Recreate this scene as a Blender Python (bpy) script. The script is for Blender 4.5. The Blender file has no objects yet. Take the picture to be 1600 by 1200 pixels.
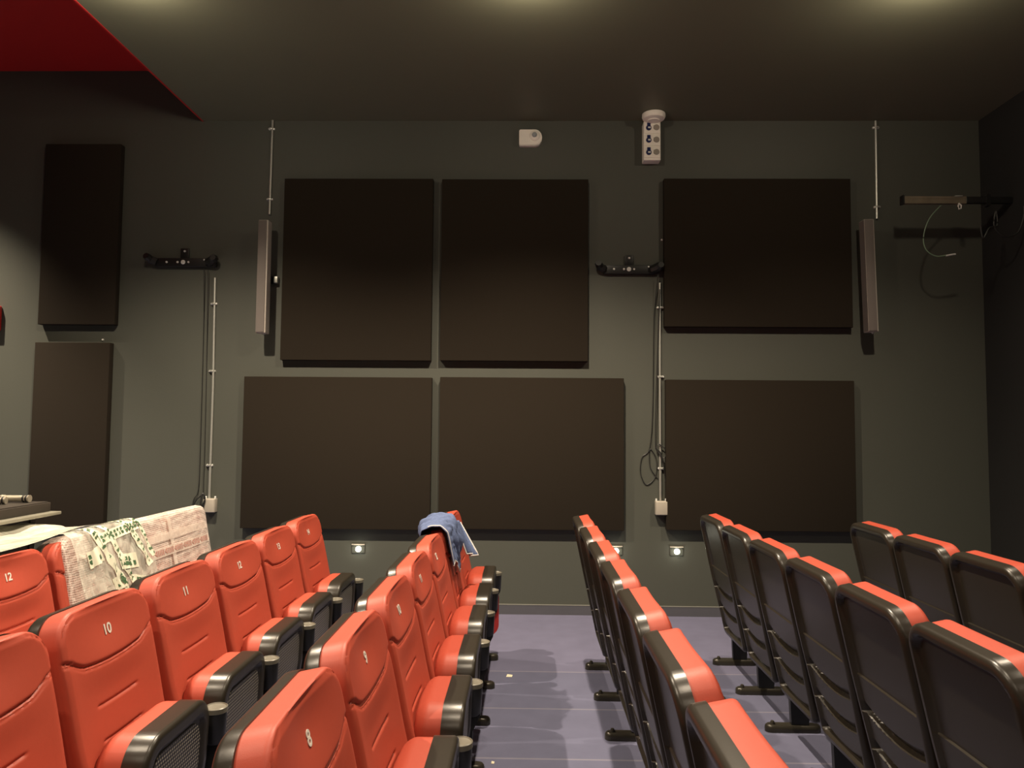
import bpy, bmesh, math, random
from mathutils import Vector, Matrix, noise
random.seed(7)
PI = math.pi
S = bpy.context.scene
COL = S.collection

# ------------------------------------------------------------------ camera
CAMZ = 1.574
F = 1155.6                                   # focal length in pixels for a 1600 px wide frame
yw = Vector((23, -68, -F)).normalized()
xw = Vector((1, -0.008, 0)); xw = (xw - yw * xw.dot(yw)).normalized()
zw = xw.cross(yw)
R3 = Matrix((xw, yw, zw))                    # world-from-camera
cam_d = bpy.data.cameras.new('camera'); cam_d.lens = 26.0; cam_d.sensor_width = 36.0
cam_d.clip_start = 0.05
cam = bpy.data.objects.new('camera', cam_d); COL.objects.link(cam)
cam.matrix_world = Matrix.Translation((0, 0, CAMZ)) @ R3.to_4x4()
S.camera = cam

def at(px, py, y):
    """world point on the plane y=const seen at pixel (px,py)"""
    d = R3 @ Vector((px - 800, -(py - 600), -F))
    k = y / d.y
    return Vector((d.x * k, y, CAMZ + d.z * k))

# ------------------------------------------------------------------ world, lights, exposure
w = bpy.data.worlds.new('world'); S.world = w; w.use_nodes = True
bg = w.node_tree.nodes['Background']
bg.inputs[0].default_value = (0.5, 0.6, 0.8, 1); bg.inputs[1].default_value = 0.02
S.view_settings.view_transform = 'Standard'
S.view_settings.look = 'None'
S.view_settings.gamma = 1
S.view_settings.use_curve_mapping = False
S.view_settings.exposure = 0.0

WARM = (1.0, 0.83, 0.62)
def spot(x, y, z, e, size=150, blend=0.9, rad=0.035, col=WARM):
    l = bpy.data.lights.new('ceiling_spot_light', 'SPOT'); l.energy = e; l.color = col
    l.spot_size = math.radians(size); l.spot_blend = blend; l.shadow_soft_size = rad
    o = bpy.data.objects.new('ceiling_spot_light', l); COL.objects.link(o); o.location = (x, y, z)
    return o
def glow(x, y, z, e, rad=0.06, col=WARM):
    l = bpy.data.lights.new('lamp_spill_light', 'POINT'); l.energy = e; l.color = col; l.shadow_soft_size = rad
    o = bpy.data.objects.new('lamp_spill_light', l); COL.objects.link(o); o.location = (x, y, z)
    return o
WALL = 6.35; CEIL = at(900, 189, WALL).z; RED_CEIL = at(120, 111, WALL).z; STEP_X = at(318, 188, WALL).x; RIGHT = at(1535, 400, WALL).x; LEFT = -6.6; BACK = -4.2
LAMPS = [(-2.42, 4.15, 760), (0.0, 4.15, 800), (2.38, 4.15, 250),
         (-2.42, 1.3, 330), (0.0, 1.3, 230), (2.42, 1.3, 110),
         (-2.42, -1.6, 150), (0.0, -1.6, 150), (2.42, -1.6, 80)]
for lx, ly, e in LAMPS:
    spot(lx, ly, CEIL - 0.05, e, 128, 0.75)
    if ly > 3: glow(lx, ly + .02, CEIL - 0.11, 26 if lx < 1 else 32)
spot(-5.2, 5.3, RED_CEIL - .05, 1700, 85, 1.0)
spot(-4.6, 2.0, RED_CEIL - .05, 200, 120, 0.9)

# ------------------------------------------------------------------ materials
def mat(name, col, rough=0.6, metal=0.0, spec=0.5, noise=0.0, nscale=20, bump=0.0, bscale=200, emit=None, estr=0, coat=0, sheen=0):
    m = bpy.data.materials.new(name); m.use_nodes = True
    nt = m.node_tree; b = nt.nodes['Principled BSDF']
    b.inputs['Base Color'].default_value = (*col, 1); b.inputs['Roughness'].default_value = rough
    b.inputs['Metallic'].default_value = metal; b.inputs['Specular IOR Level'].default_value = spec
    b.inputs['Coat Weight'].default_value = coat; b.inputs['Sheen Weight'].default_value = sheen
    tc = nt.nodes.new('ShaderNodeTexCoord')
    if noise:
        n = nt.nodes.new('ShaderNodeTexNoise'); n.inputs['Scale'].default_value = nscale; n.inputs['Detail'].default_value = 5
        nt.links.new(tc.outputs['Object'], n.inputs['Vector'])
        mx = nt.nodes.new('ShaderNodeMix'); mx.data_type = 'RGBA'
        mx.inputs[6].default_value = (*[c * (1 - noise) for c in col], 1)
        mx.inputs[7].default_value = (*[min(1, c * (1 + noise)) for c in col], 1)
        nt.links.new(n.outputs['Fac'], mx.inputs[0]); nt.links.new(mx.outputs[2], b.inputs['Base Color'])
    if bump:
        n2 = nt.nodes.new('ShaderNodeTexNoise'); n2.inputs['Scale'].default_value = bscale; n2.inputs['Detail'].default_value = 3
        nt.links.new(tc.outputs['Object'], n2.inputs['Vector'])
        bp = nt.nodes.new('ShaderNodeBump'); bp.inputs['Strength'].default_value = bump; bp.inputs['Distance'].default_value = 0.002
        nt.links.new(n2.outputs['Fac'], bp.inputs['Height']); nt.links.new(bp.outputs[0], b.inputs['Normal'])
    if emit:
        b.inputs['Emission Color'].default_value = (*emit, 1); b.inputs['Emission Strength'].default_value = estr
    return m

M = {}
M['wall'] = mat('dark_green_grey_wall_paint', (0.068, 0.072, 0.059), 0.62, noise=0.06, nscale=1.5, bump=0.15, bscale=90)
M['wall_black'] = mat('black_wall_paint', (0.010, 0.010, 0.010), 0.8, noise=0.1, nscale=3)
M['ceiling'] = mat('dark_ceiling_paint', (0.155, 0.160, 0.110), 0.55, noise=0.05, nscale=1.2, bump=0.05, bscale=60)
M['red_ceiling'] = mat('red_ceiling_paint', (0.48, 0.012, 0.014), 0.5, noise=0.04, nscale=2)
M['panel'] = mat('black_acoustic_fabric', (0.022, 0.017, 0.012), 0.95, spec=0.15, noise=0.10, nscale=300, bump=0.4, bscale=700)
M['leather'] = mat('red_leatherette', (0.41, 0.064, 0.036), 0.50, spec=0.35, noise=0.05, nscale=60, bump=0.12, bscale=500)
M['leather_dark'] = mat('dark_red_side_panel', (0.42, 0.03, 0.03), 0.6, noise=0.05, nscale=60)
M['plastic'] = mat('black_moulded_plastic', (0.024, 0.020, 0.015), 0.30, spec=0.42, noise=0.08, nscale=40, bump=0.06, bscale=900)
M['plastic_cup'] = mat('grey_black_plastic', (0.13, 0.12, 0.095), 0.38, noise=0.08, nscale=40)
M['black_metal'] = mat('black_painted_metal', (0.012, 0.012, 0.012), 0.4, noise=0.05, nscale=20)
M['foot_metal'] = mat('dark_polished_foot', (0.05, 0.045, 0.035), 0.28, metal=0.4, noise=0.05, nscale=20)
M['steel'] = mat('galvanised_steel', (0.55, 0.56, 0.52), 0.42, metal=0.7, noise=0.08, nscale=30)
M['screw'] = mat('bright_screw', (0.85, 0.85, 0.82), 0.3, metal=0.3, noise=0.03, nscale=30)
M['white_plastic'] = mat('warm_white_plastic', (0.92, 0.88, 0.80), 0.5, noise=0.03, nscale=30)
M['box_plastic'] = mat('grey_white_box_plastic', (0.42, 0.38, 0.32), 0.5, noise=0.03, nscale=30)
M['lens'] = mat('sensor_lens', (0.35, 0.38, 0.40), 0.2, noise=0.03, nscale=30)
M['blue'] = mat('blue_socket_cap', (0.008, 0.016, 0.09), 0.3, noise=0.03, nscale=30)
M['grey_ring'] = mat('grey_switch_ring', (0.30, 0.27, 0.23), 0.4, noise=0.03, nscale=30)
M['speaker'] = mat('grey_speaker_fabric', (0.155, 0.135, 0.125), 0.8, noise=0.15, nscale=400, bump=0.4, bscale=800)
M['speaker_edge'] = mat('light_speaker_trim', (0.42, 0.38, 0.34), 0.5, noise=0.03, nscale=30)
M['cable'] = mat('black_cable_rubber', (0.015, 0.015, 0.014), 0.5, noise=0.05, nscale=30)
M['cable_green'] = mat('green_grey_cable', (0.16, 0.24, 0.16), 0.5, noise=0.05, nscale=30)
M['number'] = mat('white_embroidery', (0.62, 0.56, 0.50), 0.7, noise=0.05, nscale=300)
M['baseboard'] = mat('grey_baseboard', (0.085, 0.085, 0.10), 0.5, noise=0.06, nscale=12)
M['baseboard_top'] = mat('baseboard_top_strip', (0.20, 0.20, 0.18), 0.5, noise=0.06, nscale=12)
M['denim'] = mat('blue_denim', (0.075, 0.105, 0.21), 0.9, noise=0.45, nscale=45, bump=0.8, bscale=120)
M['denim_hem'] = mat('white_hem', (0.62, 0.60, 0.58), 0.9, noise=0.1, nscale=100)
M['desk'] = mat('dark_desk_laminate', (0.035, 0.028, 0.022), 0.5, noise=0.15, nscale=15)
M['desk_top'] = mat('grey_desk_top', (0.20, 0.19, 0.15), 0.45, noise=0.1, nscale=10)
M['chrome'] = mat('satin_metal_grip', (0.42, 0.38, 0.30), 0.35, metal=0.5, noise=0.05, nscale=40)
M['paper'] = mat('paper_scrap', (0.8, 0.74, 0.55), 0.8, noise=0.05, nscale=60)
M['red_box'] = mat('red_enamel', (0.45, 0.02, 0.02), 0.5, noise=0.05, nscale=10)
M['lamp_on'] = mat('lit_lamp_lens', (1, 0.95, 0.85), 0.4, emit=(1, 0.93, 0.78), estr=60, noise=0.02, nscale=10)
M['led_on'] = mat('lit_step_lamp', (1, 1, 0.9), 0.4, emit=(1.0, 0.98, 0.80), estr=9, noise=0.02, nscale=10)
M['tape_red'] = mat('pink_printed_mark', (0.42, 0.16, 0.13), 0.6, noise=0.05, nscale=60)
M['print_green'] = mat('green_printed_mark', (0.06, 0.13, 0.06), 0.6, noise=0.05, nscale=60)
M['tape'] = mat('white_packing_tape', (0.80, 0.78, 0.62), 0.35, noise=0.08, nscale=40)

def film(name, col, trans, rough=0.35, bub=0, tint=None, wr=0.5, wscale=9):
    """wrapping film: part see-through, part milky, with wrinkles or small bubbles"""
    m = bpy.data.materials.new(name); m.use_nodes = True
    nt = m.node_tree; b = nt.nodes['Principled BSDF']; out = nt.nodes['Material Output']
    b.inputs['Base Color'].default_value = (*col, 1); b.inputs['Roughness'].default_value = rough
    tr = nt.nodes.new('ShaderNodeBsdfTransparent'); mx = nt.nodes.new('ShaderNodeMixShader')
    tc = nt.nodes.new('ShaderNodeTexCoord')
    n = nt.nodes.new('ShaderNodeTexNoise'); n.inputs['Scale'].default_value = wscale; n.inputs['Detail'].default_value = 6
    n.inputs['Distortion'].default_value = 1.5
    nt.links.new(tc.outputs['Object'], n.inputs['Vector'])
    bp = nt.nodes.new('ShaderNodeBump'); bp.inputs['Strength'].default_value = wr; bp.inputs['Distance'].default_value = 0.02
    nt.links.new(n.outputs['Fac'], bp.inputs['Height'])
    mr = nt.nodes.new('ShaderNodeMapRange'); mr.inputs[1].default_value = 0.3; mr.inputs[2].default_value = 0.7
    mr.inputs[3].default_value = max(0, 1 - trans - 0.18); mr.inputs[4].default_value = min(1, 1 - trans + 0.18)
    nt.links.new(n.outputs['Fac'], mr.inputs[0])
    fac = mr.outputs[0]
    if bub:
        v = nt.nodes.new('ShaderNodeTexVoronoi'); v.inputs['Scale'].default_value = bub; v.inputs['Randomness'].default_value = 0.15
        nt.links.new(tc.outputs['Object'], v.inputs['Vector'])
        b2 = nt.nodes.new('ShaderNodeBump'); b2.inputs['Strength'].default_value = 0.8; b2.inputs['Distance'].default_value = 0.004; b2.invert = True
        nt.links.new(v.outputs['Distance'], b2.inputs['Height']); nt.links.new(bp.outputs[0], b2.inputs['Normal'])
        nt.links.new(b2.outputs[0], b.inputs['Normal'])
        m2 = nt.nodes.new('ShaderNodeMapRange'); m2.inputs[1].default_value = 0.2; m2.inputs[2].default_value = 0.55
        m2.inputs[3].default_value = -0.18; m2.inputs[4].default_value = 0.22
        nt.links.new(v.outputs['Distance'], m2.inputs[0])
        ad = nt.nodes.new('ShaderNodeMath'); ad.operation = 'ADD'; ad.use_clamp = True
        nt.links.new(fac, ad.inputs[0]); nt.links.new(m2.outputs[0], ad.inputs[1]); fac = ad.outputs[0]
    else:
        nt.links.new(bp.outputs[0], b.inputs['Normal'])
    nt.links.new(fac, mx.inputs[0]); nt.links.new(tr.outputs[0], mx.inputs[1]); nt.links.new(b.outputs[0], mx.inputs[2])
    nt.links.new(mx.outputs[0], out.inputs['Surface'])
    return m
M['bubble'] = film('bubble_wrap_film', (0.80, 0.68, 0.61), 0.42, 0.4, bub=95, wr=0.3)
M['film'] = film('clear_plastic_film', (0.80, 0.80, 0.70), 0.62, 0.25, wr=0.9, wscale=7)
M['tape_clear'] = film('frosted_tape', (0.85, 0.74, 0.66), 0.55, 0.35, wr=0.2)
M['film_milky'] = film('milky_plastic_film', (0.80, 0.78, 0.66), 0.25, 0.22, wr=1.0, wscale=6)

# carpet with seam lines between the laid strips
def carpet():
    m = mat('purple_grey_carpet', (0.125, 0.128, 0.195), 0.95, spec=0.1, noise=0.14, nscale=6, bump=0.6, bscale=350)
    nt = m.node_tree; b = nt.nodes['Principled BSDF']
    src = b.inputs['Base Color'].links[0].from_socket
    tc = nt.nodes.new('ShaderNodeTexCoord'); sp = nt.nodes.new('ShaderNodeSeparateXYZ'); nt.links.new(tc.outputs['Object'], sp.inputs[0])
    def mth(op, a, bb):
        n = nt.nodes.new('ShaderNodeMath'); n.operation = op
        for i, v in enumerate((a, bb)):
            if isinstance(v, (int, float)): n.inputs[i].default_value = v
            else: nt.links.new(v, n.inputs[i])
        return n.outputs[0]
    y = mth('SUBTRACT', sp.outputs[1], 4.88)
    q = mth('DIVIDE', y, 0.63); fr = mth('FRACT', q, 0)
    line = mth('LESS_THAN', mth('ABSOLUTE', mth('SUBTRACT', fr, 0.5), 0), 0.488)   # 1 away from seams
    near = mth('LESS_THAN', y, 0.05)
    seam = mth('MULTIPLY', mth('SUBTRACT', 1, line), near)
    mx = nt.nodes.new('ShaderNodeMix'); mx.data_type = 'RGBA'
    nt.links.new(mth('MULTIPLY', seam, 0.30), mx.inputs[0]); nt.links.new(src, mx.inputs[6]); mx.inputs[7].default_value = (0.34, 0.32, 0.34, 1)
    # slightly lighter carpet strip next to the wall
    far = mth('GREATER_THAN', y, 0.0)
    m2 = nt.nodes.new('ShaderNodeMix'); m2.data_type = 'RGBA'; m2.blend_type = 'MULTIPLY'
    nt.links.new(mth('MULTIPLY', far, 1.0), m2.inputs[0]); nt.links.new(mx.outputs[2], m2.inputs[6]); m2.inputs[7].default_value = (1.12, 1.08, 1.08, 1)
    nt.links.new(m2.outputs[2], b.inputs['Base Color'])
    return m
M['carpet'] = carpet()

def grille():
    m = mat('perforated_black_grille', (0.016, 0.014, 0.012), 0.4)
    nt = m.node_tree; b = nt.nodes['Principled BSDF']
    tc = nt.nodes.new('ShaderNodeTexCoord'); sp = nt.nodes.new('ShaderNodeSeparateXYZ'); nt.links.new(tc.outputs['Object'], sp.inputs[0])
    def mth(op, a, bb=0):
        n = nt.nodes.new('ShaderNodeMath'); n.operation = op
        for i, v in enumerate((a, bb)):
            if isinstance(v, (int, float)): n.inputs[i].default_value = v
            else: nt.links.new(v, n.inputs[i])
        return n.outputs[0]
    P = 0.0125
    row = mth('FLOOR', mth('DIVIDE', sp.outputs[2], P))
    fz = mth('SUBTRACT', mth('FRACT', mth('DIVIDE', sp.outputs[2], P)), 0.5)
    fy = mth('SUBTRACT', mth('FRACT', mth('ADD', mth('DIVIDE', sp.outputs[1], P), mth('MULTIPLY', row, 0.5))), 0.5)
    d2 = mth('ADD', mth('MULTIPLY', fz, fz), mth('MULTIPLY', fy, fy))
    hole = mth('LESS_THAN', d2, 0.075)
    mx = nt.nodes.new('ShaderNodeMix'); mx.data_type = 'RGBA'
    nt.links.new(hole, mx.inputs[0]); mx.inputs[6].default_value = (0.016, 0.014, 0.012, 1); mx.inputs[7].default_value = (0.30, 0.27, 0.22, 1)
    nt.links.new(mx.outputs[2], b.inputs['Base Color'])
    return m
M['grille'] = grille()

# ------------------------------------------------------------------ mesh helpers
class MB:
    def __init__(s): s.v = []; s.f = []
    def add(s, vs, fs):
        o = len(s.v); s.v += [tuple(v) for v in vs]; s.f += [tuple(i + o for i in f) for f in fs]; return s
    def box(s, a, b, rot=None, bev=0):
        x0, y0, z0 = a; x1, y1, z1 = b
        if bev:
            bm = bmesh.new(); bmesh.ops.create_cube(bm, size=1)
            for v in bm.verts:
                v.co = Vector(((x0 + x1) / 2 + v.co.x * (x1 - x0), (y0 + y1) / 2 + v.co.y * (y1 - y0), (z0 + z1) / 2 + v.co.z * (z1 - z0)))
            bmesh.ops.bevel(bm, geom=bm.edges[:], offset=bev, segments=3, profile=0.5, affect='EDGES')
            bm.verts.index_update()
            s.add([v.co.copy() for v in bm.verts], [[v.index for v in f.verts] for f in bm.faces]); bm.free(); return s
        vs = [(x0,y0,z0),(x1,y0,z0),(x1,y1,z0),(x0,y1,z0),(x0,y0,z1),(x1,y0,z1),(x1,y1,z1),(x0,y1,z1)]
        return s.add(vs, [(0,3,2,1),(4,5,6,7),(0,1,5,4),(1,2,6,5),(2,3,7,6),(3,0,4,7)])
    def tube(s, pts, r, n=8, cap=True):
        pts = [Vector(p) for p in pts]; vs = []; N = len(pts)
        up = Vector((0, 0, 1))
        for i, p in enumerate(pts):
            t = (pts[min(i + 1, N - 1)] - pts[max(i - 1, 0)]).normalized()
            a = t.cross(up)
            if a.length < 0.1: a = t.cross(Vector((1, 0, 0)))
            a.normalize(); b = t.cross(a)
            rr = r[i] if isinstance(r, (list, tuple)) else r
            for k in range(n):
                an = 2 * PI * k / n; vs.append(p + a * math.cos(an) * rr + b * math.sin(an) * rr)
        fs = [(i * n + k, i * n + (k + 1) % n, (i + 1) * n + (k + 1) % n, (i + 1) * n + k) for i in range(N - 1) for k in range(n)]
        if cap: fs += [tuple(range(n - 1, -1, -1)), tuple((N - 1) * n + k for k in range(n))]
        return s.add(vs, fs)
    def lathe(s, prof, c, axis='Z', n=24):
        c = Vector(c); vs = []
        for (r, h) in prof:
            for k in range(n):
                a = 2 * PI * k / n; u, v_ = r * math.cos(a), r * math.sin(a)
                vs.append(c + (Vector((u, v_, h)) if axis == 'Z' else Vector((u, h, v_)) if axis == 'Y' else Vector((h, u, v_))))
        N = len(prof)
        fs = [(i * n + k, i * n + (k + 1) % n, (i + 1) * n + (k + 1) % n, (i + 1) * n + k) for i in range(N - 1) for k in range(n)]
        if prof[0][0] > 1e-5: fs.append(tuple(range(n - 1, -1, -1)))
        if prof[-1][0] > 1e-5: fs.append(tuple((N - 1) * n + k for k in range(n)))
        return s.add(vs, fs)
    def prism(s, pts, y0, y1):
        """polygon in xz extruded along y"""
        n = len(pts)
        vs = [(x, y0, z) for x, z in pts] + [(x, y1, z) for x, z in pts]
        return s.add(vs, [tuple(range(n)), tuple(range(2 * n - 1, n - 1, -1))] + [(i, i + n, (i + 1) % n + n, (i + 1) % n) for i in range(n)])
    def build(s, name, m, parent=None, smooth=35):
        me = bpy.data.meshes.new(name); me.from_pydata(s.v, [], s.f); me.update()
        bm = bmesh.new(); bm.from_mesh(me); bmesh.ops.recalc_face_normals(bm, faces=bm.faces); bm.to_mesh(me); bm.free()
        if smooth:
            for p in me.polygons: p.use_smooth = True
            me.set_sharp_from_angle(angle=math.radians(smooth))
        me.materials.append(m)
        o = bpy.data.objects.new(name, me); COL.objects.link(o)
        if parent: o.parent = parent
        return o

def tag(o, label=None, cat=None, group=None, kind=None):
    if label: o['label'] = label
    if cat: o['category'] = cat
    if group: o['group'] = group
    if kind: o['kind'] = kind
    return o
def empty(name, loc=(0, 0, 0), label=None, cat=None, group=None, rz=0):
    o = bpy.data.objects.new(name, None); COL.objects.link(o); o.location = loc; o.rotation_euler = (0, 0, rz)
    o.empty_display_size = 0.1
    return tag(o, label, cat, group)
def struct(name, mb, m, smooth=0):
    return tag(mb.build(name, m, None, smooth), kind='structure')
def children(o): return [c for c in bpy.data.objects if c.parent == o]
def copy_tree(o, parent=None):
    c = o.copy(); COL.objects.link(c); c.parent = parent
    for ch in children(o): copy_tree(ch, c)
    return c

# ------------------------------------------------------------------ setting
struct('floor', MB().box((LEFT, BACK, -0.1), (RIGHT, WALL, 0)), M['carpet'])
struct('wall_back', MB().box((LEFT, WALL, -0.1), (RIGHT + .2, WALL + .2, RED_CEIL + .2)), M['wall'])
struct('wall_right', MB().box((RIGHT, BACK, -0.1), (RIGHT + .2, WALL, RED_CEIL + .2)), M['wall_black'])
struct('wall_left', MB().box((LEFT - .2, BACK, -0.1), (LEFT, WALL + .2, RED_CEIL + .2)), M['wall'])
struct('wall_front', MB().box((LEFT - .2, BACK - .2, -0.1), (RIGHT + .2, BACK, RED_CEIL + .2)), M['wall'])
struct('ceiling', MB().box((STEP_X, BACK, CEIL), (RIGHT, WALL, RED_CEIL + .1)), M['ceiling'])
struct('ceiling_red', MB().box((LEFT, BACK, RED_CEIL), (STEP_X, WALL, RED_CEIL + .1)), M['red_ceiling'])
struct('trim_1', MB().box((STEP_X - .012, BACK, CEIL - .004), (STEP_X, WALL, CEIL + .012)), M['red_ceiling'])
struct('baseboard_back', MB().box((LEFT, WALL - .012, 0), (RIGHT, WALL, 0.078)), M['baseboard'])
struct('trim_2', MB().box((LEFT, WALL - .014, 0.078), (RIGHT, WALL, 0.084)), M['baseboard_top'])

# ceiling downlights (surface mounted, all just above the frame)
lp = None
POS = ['above the left end of the wall', 'above the middle of the wall', 'above the right end of the wall']
for i, (lx, ly, e) in enumerate(LAMPS[:3]):
    r = empty('ceiling_downlight', (lx, ly, CEIL - .0005), 'round downlight on the dark ceiling ' + POS[i], 'ceiling light', 'ceiling downlights near the wall')
    MB().lathe([(0.05, 0), (0.075, 0), (0.078, -.012), (0.072, -.02), (0.052, -.02), (0.05, -.006)], (0, 0, 0)).build('trim_ring', M['black_metal'], r)
    MB().lathe([(0.0, -.004), (0.049, -.004), (0.049, -.0005), (0, -.0005)], (0, 0, 0)).build('lens', M['lamp_on'], r)

# ------------------------------------------------------------------ acoustic panels
PANELS = [
 ((65, 225, 184, 507), 'tall narrow black acoustic panel, upper one at far left of the wall'),
 ((48, 535, 166, 830), 'tall narrow black acoustic panel, lower one at far left above the desk'),
 ((441, 279, 675, 563), 'near-square black acoustic panel just right of the left column speaker'),
 ((689, 280, 919, 564), 'black upright acoustic panel in the upper row below the white motion sensor'),
 ((1038, 279, 1331, 511), 'wide black acoustic panel in the upper row beside the right column speaker'),
 ((378, 589, 673, 827), 'wide black acoustic panel in the lower row, leftmost of three wide ones'),
 ((686, 590, 975, 828), 'wide black acoustic panel in the middle of the lower row'),
 ((1041, 594, 1337, 830), 'wide black acoustic panel in the lower row right of the junction box'),
]
PD = 0.065
for (x0, y0, x1, y1), lab in PANELS:
    yf = WALL - PD
    tl, tr, bl, br = at(x0, y0, yf), at(x1, y0, yf), at(x0, y1, yf), at(x1, y1, yf)
    xa = (tl.x + bl.x) / 2; xb = (tr.x + br.x) / 2; za = (bl.z + br.z) / 2; zb = (tl.z + tr.z) / 2
    o = MB().box((xa, yf, za), (xb, WALL - .001, zb), bev=.004).build('acoustic_panel', M['panel'])
    tag(o, lab, 'acoustic panel', 'black acoustic panels on the wall')

# ------------------------------------------------------------------ wall conduits, speakers, sockets
def conduit(pxs, label, clips, y=WALL - .014, junction=None):
    r0 = at(*pxs[-1], y)
    r = empty('conduit', (0, 0, 0), label, 'conduit', 'grey cable conduits on the wall')
    MB().tube([at(*p, y) for p in pxs], .0105, 10).build('pipe', M['steel'], r)
    for cx, cy in clips:
        c = at(cx, cy, WALL)
        mb = MB().box((c.x - .024, WALL - .008, c.z - .010), (c.x + .024, WALL - .0005, c.z + .010))
        mb.box((c.x - .016, WALL - .028, c.z - .008), (c.x + .016, WALL - .001, c.z + .008), bev=.003)
        k = mb.build('clip', M['steel'], r)
        for s in (-1, 1):
            MB().lathe([(0, -.016), (.008, -.014), (.011, -.007), (.011, 0)], (c.x + s * .019, WALL - .0005, c.z), 'Y', 12).build('screw', M['screw'], k)
    return r
conduit([(426, 188), (424, 250), (421, 335)], 'short conduit hanging from ceiling above the left column speaker', [(425, 202), (422, 312)])
conduit([(1368, 189), (1369, 260), (1370, 342)], 'short conduit hanging from ceiling above the right column speaker', [(1368, 200), (1370, 324)])
conduit([(336, 434), (333, 600), (327, 779)], 'long conduit on the wall below the left black bracket', [(335, 475), (332, 580), (328, 727)])
conduit([(1031, 442), (1031, 600), (1032, 782)], 'long conduit on the wall below the middle black bracket', [(1031, 481), (1032, 589), (1033, 732)])

def junction(px, label):
    c = at(*px, WALL)
    r = empty('junction_box', (c.x, WALL, c.z), label, 'junction box', 'white junction boxes on the wall')
    MB().box((-.05, -.062, -.058), (.05, -.0005, .058), bev=.006).build('box', M['box_plastic'], r)
    MB().box((-.047, -.070, -.055), (.047, -.062, .055), bev=.004).build('lid', M['box_plastic'], r)
    for s in (-1, 1): MB().lathe([(.008, 0), (.008, .016), (.006, .02)], (s * .04, -.03, .058), 'Z', 10).build('gland', M['screw'], r)
    return r
junction((331, 789), 'white junction box under the left long conduit beside the wrapped seats')
junction((1032, 793), 'white junction box under the middle long conduit')

def column_speaker(x0, y0, x1, y1, tilt, label, knob):
    yf = WALL - .20
    tl = at(x0, y0, yf); br = at(x1, y1, yf); wd = br.x - tl.x; h = tl.z - br.z
    c = ((tl.x + br.x) / 2, yf + .05, (tl.z + br.z) / 2)
    r = empty('column_speaker', c, label, 'speaker', 'column speakers on the wall'); r.rotation_euler = (0, tilt, 0)
    hw = .042
    MB().box((-hw, -.045, -h / 2), (hw, .05, h / 2), bev=.006).build('cabinet', M['speaker_edge'], r)
    MB().box((-hw + .002, -.052, -h / 2 + .006), (hw - .012, -.0455, h / 2 - .006), bev=.003).build('grille_cloth', M['speaker'], r)
    MB().box((-hw - .0015, -.044, -h / 2 + .006), (-hw - .0002, .045, h / 2 - .006)).build('side_cloth', M['speaker'], r)
    b = MB().box((.0, .05, -.03), (.03, .148, .03)).build('wall_bracket', M['black_metal'], r)
    MB().box((hw + .006, .10, -.028 + knob), (hw + .04, .149, .028 + knob), bev=.004).build('bracket_plate', M['steel'], b)
    MB().lathe([(.0, -.014), (.008, -.012), (.008, 0)], (.012, 0, -h / 2), 'Z', 10).build('screw', M['screw'], r)
    return r
column_speaker(400, 343, 418, 520, 0.0, 'grey column speaker on the left part of the wall', .0)
column_speaker(1354, 342, 1370, 518, -.022, 'tilted grey column speaker on the right beside a wide panel', .0)

def speaker_bracket(cx, cy, half, label, lefthook):
    c = at(cx, cy, WALL)
    r = empty('speaker_bracket', (c.x, WALL, c.z), label, 'wall bracket', 'black speaker brackets on the wall')
    a = half
    MB().box((-a * .80, -.035, -.040), (a * .96, -.001, .036), bev=.004).build('cross_bar', M['black_metal'], r)
    MB().box((-.034, -.018, .036), (.040, -.001, .125), bev=.003).build('upright_tab', M['black_metal'], r)
    # bent arm ends
    MB().tube([(-a * .78, -.03, 0), (-a * .93, -.045, .018), (-a * .98, -.075, .034), (-a * .99, -.10, .042)], [.035, .035, .033, .028], 8).build('bent_end', M['black_metal'], r)
    MB().tube([(a * .72, -.03, 0), (a * .88, -.055, .012), (a * .97, -.085, .022), (a * .97, -.11, .026)], [.036, .040, .038, .026], 8).build('bent_end', M['black_metal'], r)
    for (sx, sz, q) in ((-a * .48, 0, .010), (-a * .16, 0, .010), (.0, 0, .020), (a * .16, 0, .009), (a * .62, .02, .008), (.004, .10, .010), (-a * .96, .03, .007)):
        yy = -.036 if sz < .09 else -.019
        MB().lathe([(0, -.008), (q * .8, -.007), (q, -.002), (q, 0)], (sx, yy, sz), 'Y', 14).build('bolt', M['screw'], r)
    return r
speaker_bracket(289, 411, .30, 'black speaker bracket without speaker at left above the thin hanging cables', 1)
speaker_bracket(982, 422, .27, 'black speaker bracket without speaker between the upper middle and right panels', 0)

# motion sensor
c = at(829, 218, WALL)
r = empty('motion_sensor', (c.x, WALL, c.z), 'white motion sensor on the wall near the ceiling', 'sensor')
pts = []
for k in range(13):
    a = -PI / 2 + PI * k / 12; pts.append((.038 + .062 * math.cos(a), .072 * math.sin(a)))
for cx2, cz2, a0 in ((-.085, .057, PI / 2), (-.085, -.057, PI)):
    for k in range(5):
        a = a0 + PI / 2 * k / 4; pts.append((cx2 + .015 * math.cos(a), cz2 + .015 * math.sin(a)))
mb = MB().prism(pts, -.045, -.0005); mb.prism([(x * .94, z * .94) for x, z in pts], -.055, -.045)
mb.build('housing', M['white_plastic'], r)
MB().lathe([(.0, -.018), (.030, -.016), (.044, -.006), (.046, 0)], (.036, -.055, .012), 'Y').build('sensor_ring', M['white_plastic'], r)
MB().lathe([(.0, -.024), (.014, -.020), (.021, -.010), (.023, 0)], (.034, -.069, .014), 'Y').build('lens', M['lens'], r)

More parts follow.
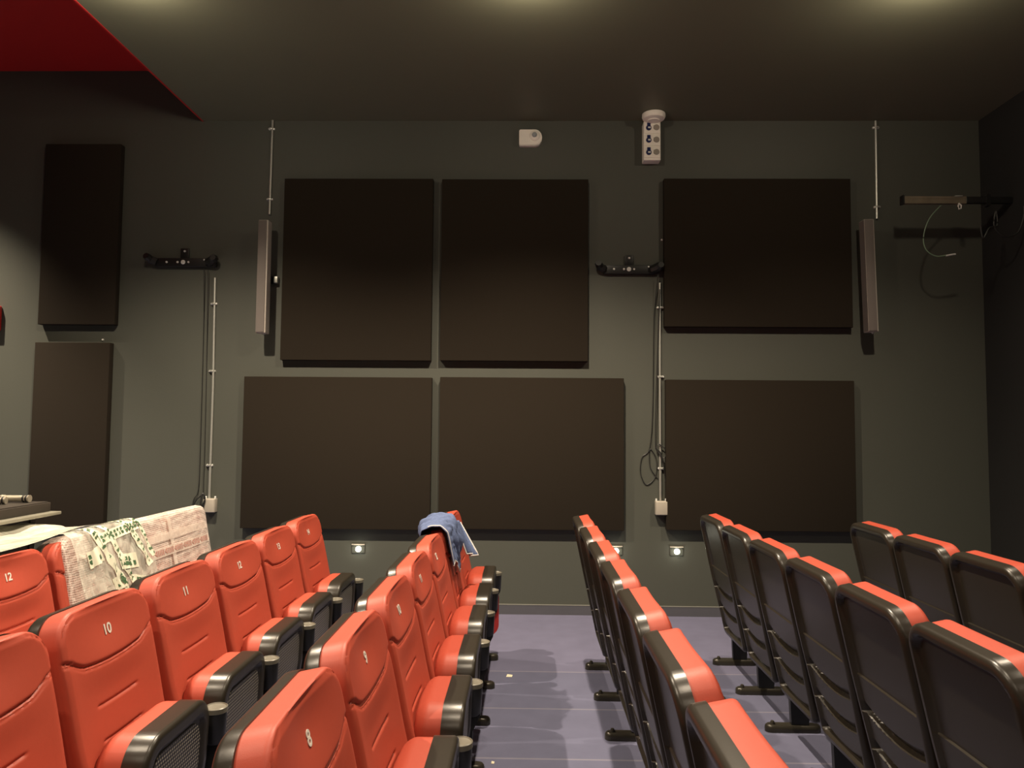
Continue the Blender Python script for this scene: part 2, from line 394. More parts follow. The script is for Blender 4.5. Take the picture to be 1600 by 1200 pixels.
# triple socket box under the ceiling
c = at(1019, 220, WALL - .1)
r = empty('socket_box', (c.x, WALL, c.z), 'white box with three blue capped sockets just under the ceiling', 'socket box')
HW, HH = .073, .170
MB().box((-HW, -.10, -HH), (HW, -.0005, HH), bev=.006).build('housing', M['white_plastic'], r)
for k in range(3):
    zc = (1 - k) * .108 + .008
    p = MB().box((-HW + .004, -.106, zc - .051), (HW - .004, -.1002, zc + .051), bev=.002).build('socket_plate', M['white_plastic'], r)
    MB().lathe([(0, -.012), (.020, -.011), (.024, -.003), (.024, 0)], (-.030, -.1065, zc - .004), 'Y', 16).build('blue_cap', M['blue'], p)
    MB().box((-.044, -.114, zc + .012), (-.016, -.1065, zc + .038)).build('cap_hinge', M['blue'], p)
    MB().box((-.038, -.1215, zc - .013), (-.016, -.119, zc + .001)).build('label', M['screw'], p)
    MB().lathe([(.014, -.007), (.024, -.007), (.026, 0), (.014, 0)], (.036, -.1065, zc), 'Y', 16).build('switch_ring', M['grey_ring'], p)
    MB().box((.012, -.109, zc - .016), (.022, -.1065, zc + .018)).build('latch', M['grey_ring'], p)
# round head on top of it, on the ceiling
c2 = at(1021, 180, WALL - .14)
r = empty('ceiling_detector', (c2.x, WALL - .15, CEIL), 'round white detector head on the ceiling above the socket box', 'detector')
MB().lathe([(.082, -.0005), (.098, -.006), (.100, -.03), (.090, -.05), (.06, -.058), (0, -.06)], (0, 0, 0), 'Z', 28).build('head', M['white_plastic'], r)
MB().lathe([(.052, -.0585), (.050, -.066), (0, -.068)], (0, 0, 0), 'Z', 24).build('sensor_cap', M['white_plastic'], r)

# step lights low on the wall
for px, py, lab in ((560, 857, 'small lit step light low on the wall left of the aisle seats'),
                    (962, 860, 'small lit step light low on the wall just right of the first black-backed row'),
                    (1057, 861, 'small lit step light low on the wall below the junction box')):
    c = at(px, py, WALL)
    r = empty('step_light', (c.x, WALL, c.z), lab, 'wall light', 'step lights low on the wall')
    mb = MB().box((-.056, -.008, -.038), (.056, -.0005, .038), bev=.002)
    mb.build('plate', M['wall'], r)
    MB().box((-.056, -.016, .030), (.056, -.0085, .040), bev=.002).build('hood', M['box_plastic'], r)
    MB().lathe([(0, -.022), (.016, -.020), (.023, -.010), (.024, 0)], (.002, -.0085, -.003), 'Y', 16).build('lamp', M['led_on'], r)
    l = glow(c.x, WALL - .06, c.z - .01, 0.25, .02, (1, .97, .8)); l.name = 'step_light_glow'

# red box at the far left
c = at(0, 498, WALL)
r = empty('red_wall_box', (c.x - .10, WALL, c.z), 'red box on the wall at the extreme left edge', 'box')
MB().box((-.12, -.06, -.11), (.12, -.0005, .11), bev=.012).build('housing', M['red_box'], r)
MB().box((-.09, -.068, -.08), (.09, -.0605, .08), bev=.004).build('cover', M['red_box'], r)

# hanging cables
def smooth_path(p, n=8):
    P = [Vector(q) for q in p]; P = [P[0]] + P + [P[-1]]; out = []
    for i in range(1, len(P) - 2):
        for k in range(n):
            t = k / n; a, b, c_, d = P[i - 1], P[i], P[i + 1], P[i + 2]
            out.append(0.5 * ((2 * b) + (c_ - a) * t + (2 * a - 5 * b + 4 * c_ - d) * t * t + (3 * b - a - 3 * c_ + d) * t ** 3))
    out.append(P[-2]); return out
def cable(pix, y, r, m, name, label, group=None):
    pts = smooth_path([at(p[0], p[1], p[2] if len(p) > 2 else y) for p in pix])
    return tag(MB().tube(pts, r, 6).build(name, m), label, 'cable', group)
cable([(319, 418, 6.30), (318, 520), (313, 700), (310, 765), (303, 780), (299, 800)], WALL - .012, .0035, M['cable'], 'cable', 'outer thin black cable dropping from the left bracket', 'thin cables by the left conduit')
cable([(325, 420, 6.30), (323, 560), (320, 700), (318, 770), (322, 788)], WALL - .010, .003, M['cable'], 'cable', 'inner thin black cable dropping next to the left long conduit', 'thin cables by the left conduit')
cable([(319, 770, 6.30), (306, 782, 6.28), (298, 800, 6.28), (303, 812, 6.27), (314, 800, 6.27), (320, 780, 6.27), (316, 772, 6.26), (312, 796, 6.25), (308, 812, 6.25)], 6.3, .008, M['cable'], 'cable_coil', 'black cable coil hanging beside the left junction box')
cable([(1028, 432, 6.30), (1022, 500), (1020, 640), (1015, 700), (1003, 715), (1001, 740), (1010, 757), (1024, 745), (1026, 720), (1016, 702), (1016, 730), (1028, 748)], WALL - .008, .0038, M['cable'], 'cable_loop', 'thin black cable ending in a loop beside the middle conduit')
cable([(1031, 452), (1027, 560), (1024, 690), (1030, 694), (1041, 704), (1036, 716), (1024, 700), (1034, 712), (1040, 752)], WALL - .035, .0045, M['cable'], 'cable', 'black cable tied around the middle long conduit')

# rig bar at the right
YB = 5.95
a0 = at(1411, 313, YB)
r = empty('rigging_bar', (a0.x, YB, a0.z), 'horizontal steel rigging bar at upper right fixed to the dark side wall', 'rigging bar')
L = RIGHT - .002 - a0.x; L1 = at(1508, 315, YB).x - a0.x
mb = MB().box((0, -.02, .010), (L1, .02, .028)); mb.box((0, -.02, -.030), (L1, .02, -.022)); mb.box((0, .012, -.022), (L1, .02, .010))
mb.box((0, -.018, -.022), (L1, -.010, .010))
mb.build('channel', mat('tarnished_steel', (.25, .21, .15), .45, metal=.5, noise=.35, nscale=12), r)
MB().box((L1 + .0, -.02, -.026), (L, .02, .026), bev=.003).build('dark_extension', M['black_metal'], r)
MB().box((-.014, -.026, -.036), (0, .026, .036)).build('end_cap', M['black_metal'], r)
MB().box((L1 + .16, -.026, -.05), (L1 + .19, .026, .045)).build('collar', M['black_metal'], r)
cx = at(1496, 315, YB).x - a0.x
k = MB().box((cx - .03, -.028, .024), (cx + .03, .028, .034), bev=.003).build('clamp', M['steel'], r)
MB().tube([(cx, -.02, -.03), (cx - .012, -.03, -.055), (cx - .008, -.03, -.08), (cx + .01, -.03, -.075), (cx + .012, -.03, -.05), (cx, -.02, -.03)], .006, 6).build('shackle', M['screw'], k)
cable([(1472, 319), (1452, 342), (1443, 370), (1447, 390), (1462, 400), (1478, 399)], YB + .005, .0045, M['cable_green'], 'cable', 'thin green cable curling down from the rigging bar')
cable([(1478, 399.5), (1486, 398), (1493, 397)], YB + .005, .007, M['screw'], 'cable_plug', 'white plug at the end of the green cable')
cable([(1532, 352), (1536, 372), (1546, 356), (1558, 352), (1556, 330), (1553, 352), (1563, 366), (1577, 370), (1591, 362), (1599, 340), (1600, 322)], 5.75, .006, M['cable'], 'cable', 'black cable looping below the dark end of the rigging bar')

# tiny white marks on the wall by the panels
for px, py, lab in ((161, 531, 'tiny white screw on the wall between the two far left panels'),
                    (1034, 375, 'tiny white screw beside the upper right wide panel')):
    c = at(px, py, WALL)
    tag(MB().lathe([(0, -.012), (.007, -.010), (.009, 0)], (c.x, WALL - .0005, c.z), 'Y', 10).build('wall_screw', M['screw']), lab, 'screw')

# ------------------------------------------------------------------ cinema seat
TILT = math.radians(12.0)
BX, BZ = 0.158, 0.225
HB = 0.80
def bk(t, n, y):
    """backrest frame (t along the back, n forward) -> seat local"""
    return (BX - t * math.sin(TILT) + n * math.cos(TILT), y, BZ + t * math.cos(TILT) + n * math.sin(TILT))
def sstep(a, b, x):
    x = max(0, min(1, (x - a) / (b - a))); return x * x * (3 - 2 * x)
def rsdf(x, t, W, t0, t1, Rt, Rb):
    tm = (t0 + t1) / 2; H = (t1 - t0) / 2; R = Rt if t > tm else Rb
    qx = abs(x) - W + R; qy = abs(t - tm) - H + R
    return -(math.hypot(max(qx, 0), max(qy, 0)) + min(max(qx, qy), 0) - R)
def halfw(t, W, t0, t1, Rt, Rb):
    if t > t1 - Rt: q = t - (t1 - Rt); return W - Rt + math.sqrt(max(0, Rt * Rt - q * q))
    if t < t0 + Rb: q = (t0 + Rb) - t; return W - Rb + math.sqrt(max(0, Rb * Rb - q * q))
    return W
def pillow(W, t0, t1, Rt, Rb, T, r, extra, frame, taper=lambda t: 1, nu=56, nv=100, back=0.0, sign=1):
    us = sorted(set([round(q, 5) for q in [0, .0015, .004, .008, .014, .02, .028, .04]] + [round(.05 + (W - .05) * k / (nu // 2), 5) for k in range(nu // 2 + 1)]))
    us = [1 - q / W for q in us if q <= W]
    us = [-q for q in us] + [q for q in reversed(us)]
    us = sorted(set(round(q, 6) for q in us))
    offs = [0, .0015, .004, .008, .014, .02, .028]
    ts = [t0 + q for q in offs] + [t1 - q for q in offs] + [t0 + .03 + (t1 - t0 - .06) * k / nv for k in range(nv + 1)]
    ts = sorted(set(round(q, 6) for q in ts))
    vs = []; fs = []
    n = len(us)
    for t in ts:
        hw = halfw(t, W, t0, t1, Rt, Rb)
        for u in us:
            x = u * hw
            d = max(0, rsdf(x, t, W, t0, t1, Rt, Rb))
            e = 0 if d >= r else r - math.sqrt(max(0, r * r - (r - d) ** 2))
            nn = T - e + extra(x, t, d)
            vs.append(frame(t, sign * nn, x * taper(t)))
    m = len(ts)
    for j in range(m - 1):
        for i in range(n - 1):
            a = j * n + i; fs.append((a, a + 1, a + n + 1, a + n))
    ring = [i for i in range(n)] + [j * n + n - 1 for j in range(1, m)] + [(m - 1) * n + i for i in range(n - 2, -1, -1)] + [j * n for j in range(m - 2, 0, -1)]
    base = len(vs)
    for idx in ring:
        j, i = divmod(idx, n); t = ts[j]; hw = halfw(t, W, t0, t1, Rt, Rb)
        vs.append(frame(t, sign * back, us[i] * hw * taper(t)))
    K = len(ring)
    for k in range(K):
        fs.append((ring[k], base + k, base + (k + 1) % K, ring[(k + 1) % K]))
    fs.append(tuple(base + k for k in range(K)))
    return MB().add(vs, fs)
def groove(dist, wdt, depth): return -depth * math.exp(-(dist / wdt) ** 2)

CW = 0.252
def cush(x, t, d):
    q = abs(x) / CW
    tg = .615 + .03 * q * q + .020 * sstep(.60, .95, q)
    v = 0
    v += groove(t - tg, .0046, .008) + groove(t - tg + .012, .003, .003)
    if t < tg: v += -.004 * math.exp(-((tg - t) / .03))
    v += groove(d - .012, .0022, .0045)
    v += -.020 * math.exp(-((x / .14) ** 2 + ((t - .735) / .095) ** 2))          # dished headrest
    if t < tg + .02: v += -.016 * max(0, 1 - (x / .22) ** 2) * sstep(.0, .12, tg + .02 - t)
    for tt in (.49, .385):
        v += groove(t - tt - .004 * (x / .12) ** 2, .0046, .007) * sstep(.125, .095, abs(x))
    v += .012 * sstep(.45, .15, t)                                               # lumbar swell
    return v * sstep(0, .012, d)
def shell_back(x, t, d):
    v = -.012 * sstep(.030, .040, d)                                            # recess inside the rim
    if d > .030:
        if t > .455: v += -.007 * sstep(.455, .459, t) * sstep(.036, .044, d)   # upper flat panel
        w_ = abs(x) / .26
        for tc_ in (.37, .235, .10):
            tcx = tc_ - .045 * (1 - w_ * w_)
            q = tcx - t
            if 0 < q < .040: v += -.024 * (q / .040) * sstep(.032, .044, d)
            elif .040 <= q < .044: v += -.024 * (1 - (q - .040) / .004) * sstep(.032, .044, d)
    return v
PX = 0.246                                   # plane between pan cushion and pan shell
def pan(t, n, y):                            # t = height above floor
    lean = (0.65 - t) * -0.04
    return (PX + n + lean, y, t)
def pan_c(x, t, d): return .012 * math.exp(-((x / .16) ** 2)) * sstep(0, .03, d) + groove(d - .03, .003, .003) - .035 * sstep(.50, .30, t) * sstep(0, .02, d)
def pan_s(x, t, d): return -.012 * sstep(.045, .055, d) - .02 * sstep(.45, .27, t)

def make_seat():
    root = empty('cinema_seat')
    pillow(CW, .045, HB - .004, .094, .03, .072, .022, cush, bk, taper=lambda t: .90 + .10 * sstep(.0, .5, t), nu=84, nv=190).build('backrest', M['leather'], root, 50)
    pillow(.262, 0, HB, .100, .05, .044, .018, shell_back, bk, taper=lambda t: .88 + .12 * sstep(.0, .5, t), nu=50, nv=190, sign=-1).build('back_shell', M['plastic'], root, 40)
    for s in (-1, 1):
        MB().box((-.006, -.008, -.008), (.008, .008, .008), bev=.002)
    pc = pillow(.220, .285, .650, .10, .07, .088, .042, pan_c, pan, nu=30, nv=40, sign=-1).build('seat_pan', M['leather'], root, 50)
    ps = pillow(.222, .275, .655, .10, .07, .075, .016, pan_s, pan, nu=34, nv=60, taper=lambda t: 1).build('pan_shell', M['plastic'], root, 40)
    # perforated grille inside the pan shell
    vs = []; n = 24
    g = pillow(.165, .34, .59, .07, .045, .003, .002, lambda x, t, d: 0, lambda t, nn, y: (PX + .0635 - (0.65 - t) * 0.04 - .02 * sstep(.45, .27, t) + nn, y, t), nu=16, nv=16)
    g.build('perforated_grille', M['grille'], ps, 40)
    # support between seats: leg panel, foot, cup holder
    yy = .2725
    leg = MB().prism([(.18, .03), (.27, .03), (.285, .28), (.315, .40), (.345, .46), (.345, .50), (.26, .54), (.19, .52), (.17, .30)], yy - .015, yy + .015).build('leg', M['black_metal'], root, 30)
    pts = [(.075 + .03 * math.cos(a), .030 * math.sin(a)) for a in [PI / 2 + PI * k / 8 for k in range(9)]] + [(.305 + .03 * math.cos(a), .030 * math.sin(a)) for a in [-PI / 2 + PI * k / 8 for k in range(9)]]
    mb = MB(); N = len(pts)
    cxm = .19
    lay = [(1.0, .001), (1.0, .018), (.93, .030), (.75, .036)]
    vs = [(cxm + (x - cxm) * (1 - (1 - s) * .25), yy + y * s, z) for s, z in lay for x, y in pts]
    fs = [(i * N + k, i * N + (k + 1) % N, (i + 1) * N + (k + 1) % N, (i + 1) * N + k) for i in range(3) for k in range(N)] + [tuple(range(N - 1, -1, -1)), tuple(3 * N + k for k in range(N))]
    mb.add(vs, fs).build('foot', M['foot_metal'], leg, 40)
    MB().lathe([(.0, .020), (.008, .018), (.012, .010), (.012, 0)], (.085, yy, .034), 'Z', 12).build('bolt', M['foot_metal'], leg, 40)
    ch = MB().lathe([(.026, -.12), (.034, -.11), (.038, -.016), (.038, 0), (.030, -.001), (0, -.002)], (.314, yy, .580), 'Z', 24).build('cup_holder', M['black_metal'], root, 40)
    MB().lathe([(.038, -.014), (.040, -.012), (.040, .004), (.037, .006), (.034, .002), (.0, .0005)], (.314, yy, .580), 'Z', 28).build('rim', M['plastic_cup'], ch, 40)
    return root

proto = make_seat()
PITCH = 0.545
ORD = ['last seat by the wall', 'second seat from the wall', 'third seat from the wall', 'fourth seat from the wall',
       'fifth seat from the wall', 'sixth seat from the wall', 'seventh seat from the wall', 'eighth seat from the wall', 'ninth seat from the wall']
ROWS = {   # x of the shell's top back edge, y of the last seat's centre, count, row words, numbers
 'Z': (-2.262, 4.77, 5, 'in the partly wrapped row by the desk', {3: '12'}),
 'A': (-1.402, 4.555, 6, 'in second row from aisle', {4: '10', 3: '11', 2: '12', 1: '13', 0: '14', 5: '9'}),
 'B': (-0.517, 4.845, 8, 'in row left of aisle', {0: '14', 1: '13', 2: '12', 3: '11', 4: '10', 5: '9', 6: '8'}),
 'C': (0.376, 4.68, 7, 'in first row right of aisle', {}),
 'D': (1.212, 4.815, 7, 'in middle black-backed row', {}),
 'E': (2.07, 4.485, 4, 'in the rightmost row', {}),
}
GROUP = {'Z': 'seats of the row beside the desk', 'A': 'seats of the second row from the left', 'B': 'seats of the row left of the aisle',
         'C': 'seats of the row right of the aisle', 'D': 'seats of the middle black-backed row', 'E': 'seats of the rightmost row'}
first = True
TOPN = .072
def number(txt, seat):
    cu = bpy.data.curves.new('number', 'FONT'); cu.body = txt; cu.size = .046; cu.extrude = .0008; cu.align_x = 'CENTER'; cu.align_y = 'CENTER'
    cu.offset = .0008; cu.shear = .12
    tmp = bpy.data.objects.new('tmp', cu); COL.objects.link(tmp)
    dg = bpy.context.evaluated_depsgraph_get(); me = bpy.data.meshes.new_from_object(tmp.evaluated_get(dg))
    bpy.data.objects.remove(tmp)
    t0 = .700
    for v in me.vertices:                      # text x -> seat +y when facing +x ; text y -> t
        y, t = v.co.x, t0 + v.co.y
        n = TOPN + cush(y, t, .1) + .0012 + v.co.z
        v.co = bk(t, n, y)
    me.materials.clear(); me.materials.append(M['number'])
    o = bpy.data.objects.new('seat_number', me); COL.objects.link(o); o.parent = seat
    o['label'] = 'white stitched number ' + txt
SEATS = {}
for rk, (rx, ry, cnt, words, nums) in ROWS.items():
    for i in range(cnt):
        s = proto if first else copy_tree(proto); first = False
        s.location = (rx + (-.028 + .0065 * i if rk == 'C' else 0), ry - i * PITCH, 0)
        if rk in 'CDE': lab = 'black-backed red cinema seat, ' + ORD[i] + ' ' + words
        elif rk == 'Z': lab = 'red cinema seat, ' + ORD[i] + ' ' + words
        else: lab = 'red folded cinema seat, ' + ORD[i] + ' ' + words
        if rk == 'A' and i in (2, 3, 4): lab = 'red cinema seat numbered ' + nums[i] + ', ' + ORD[i] + ' ' + words
        tag(s, lab, 'cinema seat', GROUP[rk])
        SEATS[(rk, i)] = s
for (rk, i), s in SEATS.items():
    nums = ROWS[rk][4]
    if i in nums:
        number(nums[i], [c for c in children(s) if c.name.startswith('backrest')][0])
for rk in 'AB':
    s = SEATS[(rk, 0)]
    f = lambda t, n, y: (.200 + y, .292 + n, t)
    pillow(.135, .15, .50, .10, .08, .035, .02, lambda x, t, d: 0, f, nu=20, nv=24).build('end_panel', M['leather_dark'], s, 50)

# ------------------------------------------------------------------ bubble-wrapped seats
def wrap_cover(yc, W, drop, label, amp=.004):
    o = empty('bubble_wrap', (ROWS['Z'][0], yc, 0), label, 'plastic wrap')
    vs = []; N = 96; ring = []
    for k in range(N):
        a = 2 * PI * k / N
        cx_, cy_ = math.cos(a), math.sin(a); e = .22
        ring.append((math.copysign(abs(cy_) ** e, cy_) * W, math.copysign(abs(cx_) ** e, cx_) * .074))
    tt = HB + .018
    ts = [drop + (tt - drop) * k / 50 for k in range(51)]
    for t in ts:
        if t > tt - .085: q = t - (tt - .085); sh = .085 - math.sqrt(max(0, .085 ** 2 - q * q))
        else: sh = 0
        kn = 1 if t < tt - .03 else 1 - ((t - (tt - .03)) / .03) ** 2 * .35
        for (y, n) in ring:
            yy = math.copysign(max(0.01, abs(y) - sh * (abs(y) / W)), y)
            w_ = amp * noise.noise(Vector((y * 6, t * 5, n * 8 + yc))) * 2.5
            if n > 0 and W > .4: w_ += -.012 * math.exp(-((y) / .02) ** 2)
            vs.append(bk(t, .015 + n * kn + w_, yy + .5 * w_))
    M_ = len(ts)
    fs = [(j * N + k, j * N + (k + 1) % N, (j + 1) * N + (k + 1) % N, (j + 1) * N + k) for j in range(M_ - 1) for k in range(N)]
    fs.append(tuple((M_ - 1) * N + k for k in range(N)))
    MB().add(vs, fs).build('wrap_sheet', M['bubble'], o, 60)
    return o
def on_wrap(o, y0, y1, t0, t1, n, m, name, k=10):
    """thin strip of tape following the front of the wrap"""
    mb = MB(); vs = []; L_ = max(2, int(k))
    for i in range(L_ + 1):
        f = i / L_
        if abs(y1 - y0) > abs(t1 - t0): p = [(y0 + (y1 - y0) * f, t0), (y0 + (y1 - y0) * f, t1)]
        else: p = [(y0, t0 + (t1 - t0) * f), (y1, t0 + (t1 - t0) * f)]
        for nn in (0, .0012):
            for (y, t) in p: vs.append(bk(t, n + nn, y))
    fs = []
    for i in range(L_):
        a = i * 4; fs += [(a, a + 1, a + 5, a + 4), (a + 2, a + 6, a + 7, a + 3), (a, a + 4, a + 6, a + 2), (a + 1, a + 3, a + 7, a + 5)]
    fs += [(0, 2, 3, 1), (L_ * 4, L_ * 4 + 1, L_ * 4 + 3, L_ * 4 + 2)]
    return mb.add(vs, fs).build(name, m, o, 0)
w0 = wrap_cover(4.497, .552, .12, 'bubble wrap with a printed tape row over the two wrapped seats nearest the wall')
w1 = wrap_cover(3.70, .215, .12, 'pinkish bubble wrap under the taped clear film at the left')
NF = .015 + .074 + .004
on_wrap(w0, -.50, .49, .655, .70, NF, M['tape_clear'], 'tape_band')
on_wrap(w0, -.02, .02, .30, .78, NF - .001, M['tape_clear'], 'tape_band')
pb = on_wrap(w0, -.50, .49, .565, .62, NF + .0005, M['tape_clear'], 'printed_tape')
y_ = -.47; k_ = 0
pm = MB()
while y_ < .46:                                     # row of short bars and triangles
    if k_ % 5 == 0:
        vs = [bk(.593, NF + .003, y_), bk(.612, NF + .003, y_ + .030), bk(.574, NF + .003, y_ + .030), bk(.593, NF + .003, y_ + .010), bk(.604, NF + .003, y_ + .024), bk(.582, NF + .003, y_ + .024)]
        pm.add(vs, [(0, 1, 4, 3), (1, 2, 5, 4), (2, 0, 3, 5)]); y_ += .042
    else:
        vs = [bk(.576, NF + .003, y_), bk(.576, NF + .003, y_ + .008), bk(.610, NF + .003, y_ + .008), bk(.610, NF + .003, y_)]
        pm.add(vs, [(0, 1, 2, 3)]); y_ += .019
    k_ += 1
pm.build('printed_mark', M['tape_red'], pb, 0)

# ------------------------------------------------------------------ sound desk and gear
DX = -2.61
r = empty('sound_desk', (DX, 3.3, 0), 'dark sound desk with grey top at far left behind the wrapped seats', 'desk')
MB().box((-1.1, -1.1, 1.068), (0, .84, 1.085), bev=.003).build('desk_top', M['desk_top'], r)
for yy in (-1.0, .78):
    MB().box((-1.05, yy - .02, 0.0005), (-.12, yy + .02, 1.067)).build('side_panel', M['desk'], r)
MB().box((-.16, -.98, .35), (-.13, .76, 1.067)).build('front_panel', M['desk'], r)
c = r.location
r = empty('equipment_case', (DX - .05, 3.3, 1.0855), 'flat black equipment case on the grey desk top', 'equipment case')
MB().box((-.75, -.9, 0), (0, .82, .050), bev=.003).build('case', M['desk'], r)
MB().box((-.74, -.89, .0505), (-.01, .81, .055), bev=.002).build('lid', M['desk'], r)
def mic(y, dx, rz, label):
    r = empty('microphone', (DX + dx, y, 1.0855 + .0555 + .022), label, 'microphone', 'microphones on the equipment case', rz)
    MB().lathe([(.0, .0), (.015, .0), (.018, .004), (.018, .03), (.020, .034), (.020, .05), (.018, .054), (.018, .17), (.020, .19), (0, .19)], (0, 0, 0), 'X', 18).build('grip', M['chrome'], r)
    MB().lathe([(.0, -.055), (.012, -.053), (.021, -.04), (.022, -.02), (.020, -.001), (0, 0)], (0, 0, 0), 'X', 18).build('head', M['steel'], r)
    for q in (.155, .172): MB().lathe([(.0195, 0), (.0205, .002), (.0205, .008), (.0195, .010)], (q - .0, 0, 0), 'X', 18).build('ring', M['black_metal'], r)
mic(4.03, -.30, .0, 'silver microphone with black rings lying on the black case')
mic(3.90, -.36, .18, 'second silver microphone lying behind the first on the black case')

# draped film from the desk over the wrapped seats
def sheet(name, fn, nu, nv, m, parent=None, th=.0015, smooth=80):
    vs = [fn(i / nu, j / nv) for j in range(nv + 1) for i in range(nu + 1)]
    fs = [(j * (nu + 1) + i, j * (nu + 1) + i + 1, (j + 1) * (nu + 1) + i + 1, (j + 1) * (nu + 1) + i) for j in range(nv) for i in range(nu)]
    return MB().add(vs, fs).build(name, m, parent, smooth)
zx = ROWS['Z'][0]
fo = empty('plastic_film', (0, 0, 0), 'clear plastic film with white printed tapes draped from the desk over the seats', 'plastic film')
def zbk(t, n, y): p = bk(t, n, 0); return Vector((zx + p[0], y, p[2]))
def film_back(u, v):
    y = 2.2 + 1.98 * u
    x = -2.74 + (zx + .03 + 2.74) * v
    z = 1.040 - .012 * v - .020 * math.sin(PI * v) + .024 * noise.noise(Vector((y * 7, v * 6, 3))) * math.sin(PI * min(1, v + .15))
    z += .035 * math.exp(-((y - 3.72) / .28) ** 2) * sstep(.35, 1, v) * .9
    if y > 4.0: z -= (y - 4.0) * .25
    return Vector((x, y + .02 * noise.noise(Vector((v * 6, y, 1))), z))
def film_front(u, v):
    y = 3.50 + .60 * u + .20 * v * (u - .0) + .03 * v
    prof = [(.828, -.045), (.834, .02), (.828, .070), (.80, .102), (.72, .109), (.15, .112)]
    L_ = [0]; 
    for i in range(1, len(prof)): L_.append(L_[-1] + math.hypot(prof[i][0] - prof[i-1][0], prof[i][1] - prof[i-1][1]))
    q = v * L_[-1]
    for i in range(1, len(prof)):
        if q <= L_[i] + 1e-9:
            f = (q - L_[i-1]) / (L_[i] - L_[i-1]); t = prof[i-1][0] + (prof[i][0] - prof[i-1][0]) * f; n = prof[i-1][1] + (prof[i][1] - prof[i-1][1]) * f; break
    fold = .014 * math.sin(y * 55 + 3 * math.sin(v * 4)) * sstep(.05, .5, v) + .018 * noise.noise(Vector((y * 9, v * 6, 7)))
    return zbk(t, n + abs(fold) * .9, y)
def grid(mb, fn, nu, nv):
    vs = [fn(i / nu, j / nv) for j in range(nv + 1) for i in range(nu + 1)]
    return mb.add(vs, [(j * (nu + 1) + i, j * (nu + 1) + i + 1, (j + 1) * (nu + 1) + i + 1, (j + 1) * (nu + 1) + i) for j in range(nv) for i in range(nu)])
grid(MB(), film_back, 110, 26).build('film_sheet', M['film_milky'], fo, 80)
grid(MB(), film_front, 90, 90).build('film_drape', M['film'], fo, 80)
def film_tape(u0, v0, u1, v1, w, marks, m='tape'):
    """a strip of tape on the drape with a row of small dark green marks"""
    vs = []; K = 24; mb = MB(); mk = MB()
    L_ = math.hypot(u1 - u0, v1 - v0); du, dv = (u1 - u0) / L_, (v1 - v0) / L_
    def P(f, s, off):
        u = u0 + (u1 - u0) * f - dv * s * 1.3; v = v0 + (v1 - v0) * f + du * s
        p = film_front(min(1, max(0, u)), min(1, max(0, v))); return p + Vector((.004 + off, 0, .003 + off))
    for i in range(K + 1):
        for s in (-w, w): vs.append(P(i / K, s, 0))
    mb.add(vs, [(2 * i, 2 * i + 1, 2 * i + 3, 2 * i + 2) for i in range(K)])
    o = mb.build('printed_tape', M[m], fo, 60)
    if marks:
        random.seed(int(u0 * 100 + v0 * 10))
        for k in range(marks):
            f = (k + .5) / marks; h = .35 / marks
            for s0, s1 in ((-w * .6, -w * .1), (w * .05, w * .6)):
                if random.random() < .25: continue
                a = random.uniform(-.2, .2) / marks
                mk.add([P(f - h + a, s0, .0015), P(f + h * .4, s0, .0015), P(f + h * .4 + a, s1, .0015), P(f - h, s1, .0015)], [(0, 1, 2, 3)])
        mk.build('printed_mark', M['print_green'], o, 0)
film_tape(.20, .02, .52, .62, .026, 18)
film_tape(.42, .02, .66, .70, .026, 20)
film_tape(.74, .04, .92, .50, .030, 14)
film_tape(.34, .25, .98, .20, .036, 12)
film_tape(.95, .05, .99, .45, .022, 12)
film_tape(.14, .36, .32, .33, .050, 3)
film_tape(.36, .56, .50, .53, .045, 3)
film_tape(.50, .42, .74, .44, .050, 4)
film_tape(.60, .56, .99, .66, .044, 9)

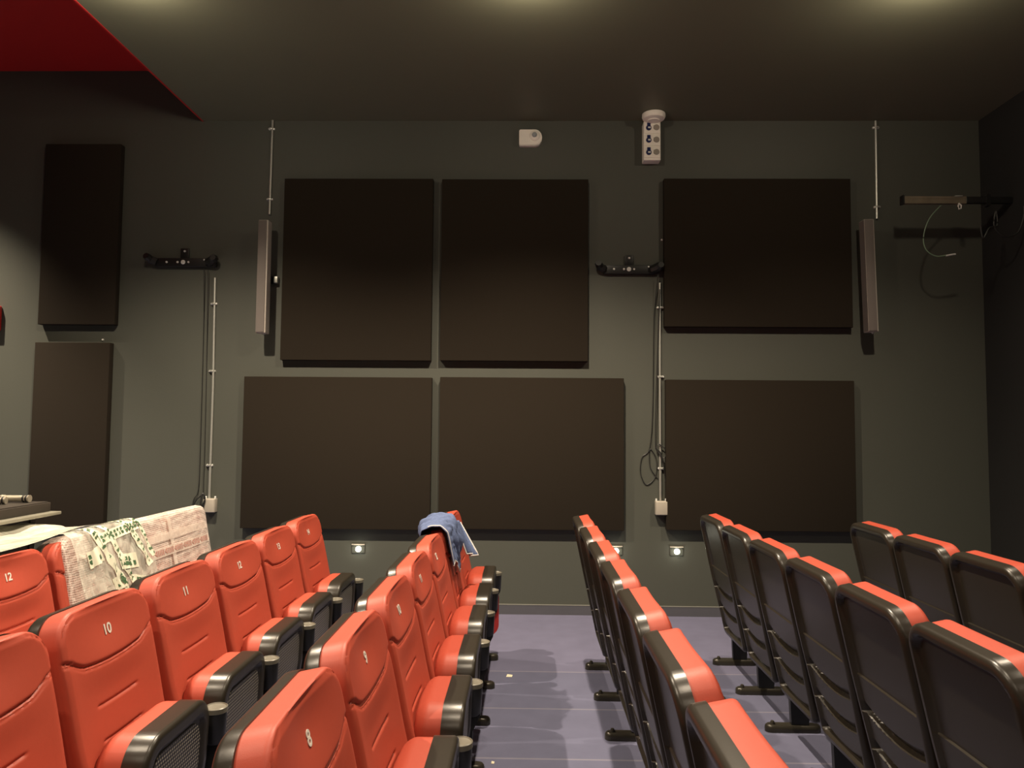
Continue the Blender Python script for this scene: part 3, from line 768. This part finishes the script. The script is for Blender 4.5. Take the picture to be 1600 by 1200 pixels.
# ------------------------------------------------------------------ denim garment on the second seat of row B
sb = SEATS[('B', 1)].location
dn = empty('denim_jacket', (sb.x, sb.y, 0), 'crumpled blue denim garment with white edges hung over a seat back by the aisle', 'garment')
def denim(u, v, off=0):
    y = -.245 + .385 * u
    end = .64 + .05 * math.sin(u * 9) - .07 * sstep(.45, .1, abs(u - .25)) + .05 * sstep(.7, 1, u)
    prof = [(.66, -.052), (.77, -.055), (.805, -.040), (.816, .015), (.806, .060), (.77, .085), (end, .090)]
    L_ = [0]
    for i in range(1, len(prof)): L_.append(L_[-1] + math.hypot(prof[i][0] - prof[i-1][0], prof[i][1] - prof[i-1][1]))
    q = v * L_[-1]
    for i in range(1, len(prof)):
        if q <= L_[i] + 1e-9:
            f = (q - L_[i-1]) / (L_[i] - L_[i-1]); t = prof[i-1][0] + (prof[i][0] - prof[i-1][0]) * f; n = prof[i-1][1] + (prof[i][1] - prof[i-1][1]) * f; break
    top = math.sin(PI * min(1, max(0, v)))
    nz = abs(noise.noise(Vector((y * 16, v * 5, 2)))) + .6 * abs(noise.noise(Vector((y * 38, v * 14, 5))))
    lift = (.004 + .034 * nz * sstep(0, .25, u)) * (1 if v > .5 else .7) + off + .038 * top * math.exp(-((u - .55) / .25) ** 2)
    c0, c1 = .74, .015
    d = math.hypot(t - c0, n - c1)
    return Vector(bk(t + (t - c0) / d * lift, n + (n - c1) / d * lift, y))
jb = grid(MB(), denim, 60, 70).build('body', M['denim'], dn, 80)
sm = jb.modifiers.new('thickness', 'SOLIDIFY'); sm.thickness = .005; sm.offset = 1
MB().tube([denim(i / 60, 1.0, .004) for i in range(61)], .0042, 6).build('hem', M['denim_hem'], dn)
MB().tube([denim(.02, j / 30, .006) for j in range(12, 31)], .0038, 6).build('hem', M['denim_hem'], dn)
def flap(u, v):                                     # loose corner standing away in front
    y = .02 + .14 * u * (1 - .5 * v); t = .80 - .20 * v - .03 * u; n = .115 + .075 * v * (.4 + .6 * u) + .02 * math.sin(u * 7)
    return Vector(bk(t, n, y))
fl = grid(MB(), flap, 14, 16).build('collar_flap', M['denim'], dn, 80)
sm = fl.modifiers.new('thickness', 'SOLIDIFY'); sm.thickness = .004; sm.offset = 0
MB().tube([flap(0, j / 12) for j in range(13)] + [flap(i / 8, 1) for i in range(1, 9)] + [flap(1, 1 - j / 12) for j in range(1, 13)], .0045, 6).build('edge', M['denim_hem'], fl)

# paper scraps on the carpet
for px, py, s, lab in ((796, 1057, .020, 'small cream paper scrap on the aisle carpet'), (770, 1193, .008, 'tiny white crumb on the aisle carpet near the bottom edge')):
    d = R3 @ Vector((px - 800, -(py - 600), -F)); k = -CAMZ / d.z
    p = Vector((d.x * k, d.y * k, .002))
    mb = MB(); mb.add([(p.x - s, p.y - s * .5, .0005), (p.x + s * .8, p.y - s * .7, .0005), (p.x + s, p.y + s * .5, .006), (p.x - s * .7, p.y + s * .7, .008),
                       (p.x - s, p.y - s * .5, .002), (p.x + s * .8, p.y - s * .7, .002), (p.x + s, p.y + s * .5, .0075), (p.x - s * .7, p.y + s * .7, .0095)],
                      [(0,3,2,1),(4,5,6,7),(0,1,5,4),(1,2,6,5),(2,3,7,6),(3,0,4,7)])
    tag(mb.build('paper_scrap', M['paper'], None, 0), lab, 'paper')
